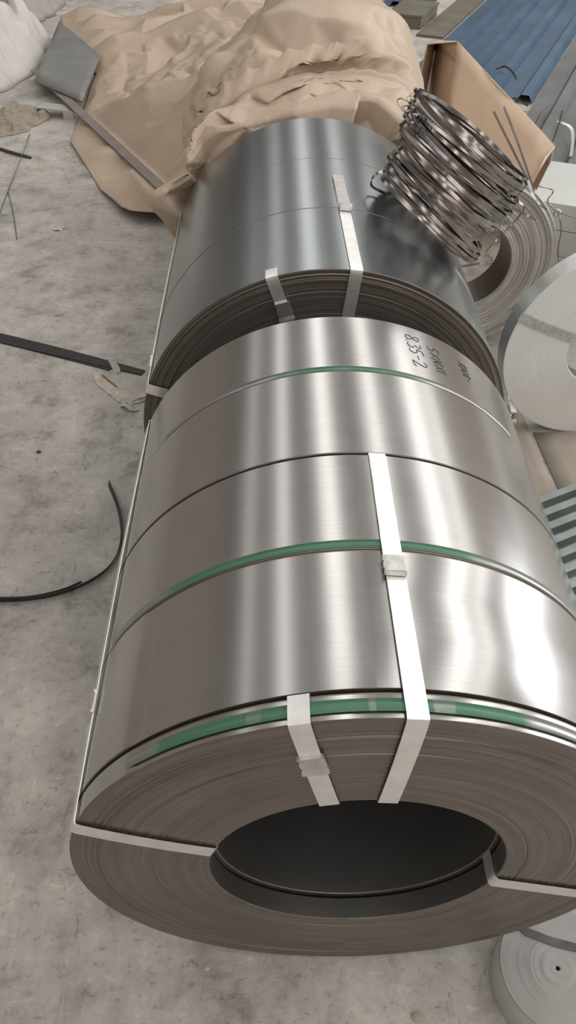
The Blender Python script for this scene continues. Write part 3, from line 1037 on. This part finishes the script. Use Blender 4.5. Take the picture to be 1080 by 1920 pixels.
# ------------------------------------------------------------------ roofing sheets at the back right
ral = Vector((0.405, 0.914, 0)).normalized()
rac = Vector((0.914, -0.405, 0)).normalized()
sh1 = corrugated('roofing_sheet', Vector((1.15, 7.02, 0.012)) - ral * 0.85, ral, rac, 4.3, 4, 0.272, 0.05, M['blue'], top=0.22)
tag(sh1, 'blue ribbed roofing sheet lying on the floor beyond the cardboard sleeve', 'roofing sheet', None)
sh2 = corrugated('roofing_sheet', Vector((1.15, 7.02, 0.0)) + rac * (4 * 0.272 + 0.012) - ral * 2.25 + Vector((0, 0, 0.012)), ral, rac, 5.6, 6, 0.262, 0.05, M['dusty'], top=0.22)
tag(sh2, 'dusty grey ribbed roofing sheet beside the blue one, nearer the right edge', 'roofing sheet', None)
rb0 = Vector((1.15, 7.02, 0))
v, f = box_vf(-0.13, 0.13, -0.95, 0.95, 0, 0.02)
br = obj('brown_board', v, f, M['olive'], None, smooth=False, loc=rb0 + ral * 1.68 - rac * 0.155 + Vector((0, 0, 0.001)))
br.rotation_euler = (0, 0, -math.atan2(ral.x, ral.y))
tag(br, 'dull brown board lying along the left edge of the blue roofing', 'board')
nv2 = corrugated('roofing_sheet', rb0 + ral * 1.78 - rac * 1.02 + Vector((0, 0, 0.002)), ral, rac, 1.6, 2, 0.26, 0.05, M['navy'], top=0.25)
tag(nv2, 'dark navy ribbed sheet between the kraft paper and the brown board', 'roofing sheet')
bx_ = thing('cardboard_box', 'small dull brown lidded box beside the kraft paper edge', 'box', tuple(rb0 + ral * 1.28 - rac * 0.49), -math.atan2(ral.x, ral.y))
v, f = box_vf(-0.17, 0.17, -0.30, 0.30, 0.0, 0.10)
obj('body', v, f, M['olive'], bx_, smooth=False)
v, f = box_vf(-0.18, 0.18, -0.31, 0.31, 0.101, 0.118)
obj('lid', v, f, M['olive'], bx_, smooth=False)
for (nm, pts, lab) in (
    ('strap_offcut', [(1.670, 5.20, 0.062), (1.75, 5.38, 0.075), (1.872, 5.597, 0.07)], 'short dark strap offcut lying on the grey roofing'),
    ('strap_offcut', [(1.701, 4.85, 0.062), (1.80, 5.1, 0.09), (1.921, 5.443, 0.07)], 'longer dark strap offcut at the right, standing off the grey roofing'),
    ('strap_offcut', [(1.645, 6.45, 0.075), (1.72, 6.42, 0.10), (1.74, 6.15, 0.09), (1.65, 5.98, 0.07)], 'curled dark strap offcut on the blue roofing'),
    ('strap_offcut', [(1.56, 5.62, 0.075), (1.62, 5.66, 0.09), (1.70, 5.55, 0.07)], 'small curl of dark strap beside the sleeve edge'),
):
    pp = smooth_path(pts, 14)
    o = ribbon(nm, pp, [Vector((0.5, -0.4, 0.75))] * 14, 0.014, 0.0016, M['dark_band'])
    tag(o, lab, 'metal scrap')
pp = smooth_path([(1.83, 5.22, 0.07), (1.88, 5.08, 0.075), (1.83, 4.84, 0.072), (1.74, 4.56, 0.07)], 14)
o = ribbon('strap_offcut', pp, [Vector((0.9, -0.3, 0.3))] * 14, 0.02, 0.0016, M['strap'])
tag(o, 'bright curved strap offcut on the grey roofing at the right edge', 'metal scrap')

# ------------------------------------------------------------------ left background


def crumple_mound(name, cx, cy, rx, ry, hz, m, label, cat, seed, n=70, amp=0.25, irr=0.15, thick=0.002, ncr=120, smin=0.08, smax=0.3):
    g_ = np.linspace(-1, 1, n)
    A, B = np.meshgrid(g_, g_, indexing='ij')
    rad = np.maximum(np.abs(A), np.abs(B))
    an = np.arctan2(B, A)
    r2 = np.hypot(A, B) + 1e-6
    sc = rad / r2
    px, py = A * sc, B * sc
    ir = 1 + irr * np.sin(3 * an + seed) + irr * 0.6 * np.sin(7 * an + 2 * seed) + irr * 0.4 * np.sin(13 * an)
    X_ = px * rx * ir
    Y_ = py * ry * ir
    Zb = hz * np.clip(1 - rad ** 2.2, 0, 1) ** 0.8
    m_ = max(rx, ry) * 1.3
    hh = facets(X_, Y_, ncr, (-m_, -m_), (m_, m_), amp * smax, seed)
    hh += facets(X_, Y_, ncr * 5, (-m_, -m_), (m_, m_), amp * smin, seed + 3)
    Zb = np.maximum(Zb + hh * np.clip((1 - rad) * 6, 0.1, 1), 0.004)
    sh = facets(Y_, X_, ncr, (-m_, -m_), (m_, m_), amp * smax * 0.6, seed + 1)
    o = grid_obj(name, X_ + sh, Y_ + sh * 0.7, Zb, px, py, m, None, thick=thick)
    o.location = (cx, cy, 0)
    tag(o, label, cat)
    return o


crumple_mound('plastic_sack', -2.76, 7.0, 0.66, 1.05, 0.48, M['white_bag'], 'crumpled whitish plastic sack heaped in the top left corner', 'plastic sack', 41, 110, 0.34, 0.05, ncr=120, smin=0.04, smax=0.22)
crumple_mound('plastic_film', -2.68, 8.85, 0.34, 0.55, 0.30, M['grey_film'], 'bundled grey plastic film behind the white sack', 'plastic film', 43, 50, 0.25, 0.06, ncr=60, smin=0.03, smax=0.15)
crumple_mound('paper_rubbish', -2.01, 5.52, 0.19, 0.34, 0.05, M['rubbish'], 'flattened tan crumpled paper rubbish on the floor below the white sack', 'rubbish', 45, 80, 0.42, 0.08, ncr=150, smin=0.015, smax=0.05)
pl = quad_panel('steel_plate', ((-2.16, 7.9, 0.11), (-1.60, 6.78, 0.10), (-1.545, 5.60, 0.095), (-2.00, 6.10, 0.10)), M['plate'], None, 0.012, wob=0.004)
tag(pl, 'grey steel plate between the white sack and the kraft paper', 'steel plate')
bk = thing('angle_bracket', 'pale bent metal bracket under the corner of the grey plate', 'metal bracket', (-1.72, 5.60, 0.0), R_(-18))
v, f = box_vf(-0.16, 0.14, -0.06, 0.06, 0.055, 0.062)
obj('top_leg', v, f, M['pile'], bk, smooth=False)
v, f = box_vf(-0.16, -0.152, -0.06, 0.06, 0.0, 0.055)
obj('upright_leg', v, f, M['pile'], bk, smooth=False)
v, f = box_vf(0.06, 0.14, -0.06, -0.052, 0.0, 0.055)
obj('upright_leg', v, f, M['pile'], bk, smooth=False)
lath = ribbon('wooden_lath', [Vector(L0 + (L1 - L0) * t) for t in (0, 0.33, 0.66, 1)], Vector((0.89, 0.45, 0)), 0.066, 0.010, M['lath'])
tag(lath, 'long flat grey lath lying across the kraft paper edge', 'lath')

# ------------------------------------------------------------------ things on the floor at the left
bar = thing('flat_bar', 'straight black flat bar on the floor with a scrap of grey tape', 'metal bar', (0, 0, 0))
ribbon('bar', [Vector((-0.715, 2.272, 0.004)), Vector((-1.10, 2.434, 0.005)), Vector((-1.75, 2.705, 0.004))], Vector((-0.39, -0.92, 0)), [0.036, 0.060, 0.070], 0.005, M['black_bar'], bar)
ribbon('second_strip', [Vector((-0.86, 2.303, 0.003)), Vector((-1.2, 2.452, 0.003)), Vector((-1.8, 2.70, 0.003))], Vector((-0.39, -0.92, 0)), [0.02, 0.02, 0.02], 0.004, M['black_bar'], bar)
ribbon('tape_patch', [Vector((-0.872, 2.378, 0.002)), Vector((-0.862, 2.362, 0.0085)), Vector((-0.835, 2.303, 0.0085)), Vector((-0.826, 2.276, 0.002))], Vector((0.92, -0.39, 0)), 0.030, 0.0012, M['tape'], bar)['label'] = 'grey tape wrapped round the bar'

hook = thing('bent_strap', 'black strap bent into an arc on the bare floor left of the front bundle', 'metal strap', (0, 0, 0))
pp = smooth_path([(-0.752, 1.555, 0.015), (-0.702, 1.434, 0.015), (-0.672, 1.316, 0.015), (-0.671, 1.217, 0.015), (-0.698, 1.135, 0.015), (-0.772, 1.068, 0.015), (-0.882, 1.026, 0.015), (-1.014, 1.017, 0.015), (-1.15, 1.04, 0.015)], 48)
ribbon('strap', pp, Vector((0.35, -0.25, 0.9)), 0.028, 0.0022, M['black_bar'], hook)
pp = smooth_path([(-0.765, 1.083, 0.02), (-0.83, 1.052, 0.014), (-0.93, 1.028, 0.012), (-1.05, 1.028, 0.012), (-1.15, 1.05, 0.012)], 20)
ribbon('second_strand', pp, Vector((0.3, -0.3, 0.9)), 0.018, 0.0018, M['black_bar'], hook)

scr = thing('torn_paper', 'torn pale paper scrap with a red edge on the floor by the black bar', 'paper scrap', (0, 0, 0))


def patch(name, outline, z, m, parent, amp=0.004, seed=1, thick=0.0008):
    pts = smooth_path([(*p, 0) for p in outline + outline[:1]], 40)[:-1]
    cx = sum(p.x for p in pts) / len(pts)
    cy = sum(p.y for p in pts) / len(pts)
    V = [(cx, cy, z + amp)]
    rings_ = 4
    F = []
    n = len(pts)
    for r in range(1, rings_ + 1):
        t = r / rings_
        for p in pts:
            x, y = cx + (p.x - cx) * t, cy + (p.y - cy) * t
            V.append((x, y, z + max(0, amp * (1 - 0.6 * t) + amp * 1.6 * noise.noise(Vector((x * 40, y * 40, seed))))))
    for k in range(n):
        F.append((0, 1 + k, 1 + (k + 1) % n))
    for r in range(rings_ - 1):
        for k in range(n):
            a = 1 + r * n + k
            b = 1 + r * n + (k + 1) % n
            F.append((a, a + n, b + n, b))
    o = obj(name, V, F, m, parent, smooth=False)
    md = o.modifiers.new('thickness', 'SOLIDIFY')
    md.thickness = thick
    return o


patch('paper', [(-0.935, 2.285), (-0.90, 2.19), (-0.845, 2.13), (-0.80, 2.075), (-0.765, 2.05), (-0.70, 2.06), (-0.66, 2.10), (-0.72, 2.135), (-0.79, 2.14), (-0.85, 2.20), (-0.90, 2.28)], 0.002, M['scrap'], scr, 0.005, 3)
ribbon('red_edge', [Vector((-0.89, 2.255, 0.008)), Vector((-0.86, 2.215, 0.010)), Vector((-0.815, 2.165, 0.008))], Vector((0.7, 0.7, 0.1)), 0.010, 0.001, M['red'], scr)['label'] = 'printed red edge'
patch('torn_corner', [(-0.775, 2.055), (-0.72, 2.03), (-0.70, 2.01), (-0.725, 1.995), (-0.755, 2.01), (-0.78, 2.03)], 0.006, M['scrap'], scr, 0.012, 9)
tw = ribbon('strap_offcut', smooth_path([(-0.735, 2.058, 0.008), (-0.70, 2.075, 0.013), (-0.655, 2.088, 0.012), (-0.60, 2.09, 0.008)], 12), Vector((0.1, -0.6, 0.7)), [0.003 + 0.014 * k / 11 for k in range(12)], 0.0016, M['black_bar'])
tag(tw, 'short black pointed offcut poking out from under the bluish coil', 'metal scrap')

for (nm, pts, r, m, lab, cat) in (
    ('twig', [(-2.10, 5.00, 0.008), (-1.92, 4.86, 0.012), (-1.75, 4.758, 0.006)], 0.010, 'dark_twig', 'short dark stick on the floor at the left edge', 'stick'),
    ('thread', [(-1.86, 5.22, 0.004), (-1.80, 4.75, 0.026), (-1.769, 4.22, 0.004), (-1.735, 3.86, 0.004)], 0.0028, 'green_thread', 'long thin green thread at the left edge', 'thread'),
    ('thread', [(-1.769, 4.22, 0.004), (-1.66, 3.9, 0.004), (-1.56, 3.566, 0.004)], 0.0026, 'green_thread', 'shorter green thread forking from the long one', 'thread'),
):
    o = tube(nm, smooth_path(pts, 12), r, M[m])
    tag(o, lab, cat)
for (x, y, s, m, lab, sd) in (
    (-1.36, 3.70, 0.035, 'scrap', 'small curled pale flake on the floor below the kraft paper', 2),
    (0.150, -0.118, 0.013, 'board', 'tiny tan chip on the floor in front of the bore', 5),
    (-0.30, -0.02, 0.006, 'scrap', 'tiny white crumb at the foot of the front coil', 7),
    (-1.05, 1.75, 0.010, 'dark_twig', 'small dark crumb on the floor between black bar and arc', 8),
):
    pts = [(x + s * math.cos(k * 1.05) * (1 + 0.5 * noise.noise(Vector((k, sd, 0)))), y + s * 0.8 * math.sin(k * 1.05) * (1 + 0.5 * noise.noise(Vector((k, 0, sd))))) for k in range(6)]
    o = patch('floor_chip', pts, 0.001, M[m], None, s * 0.35, sd, 0.0015)
    tag(o, lab, 'debris')
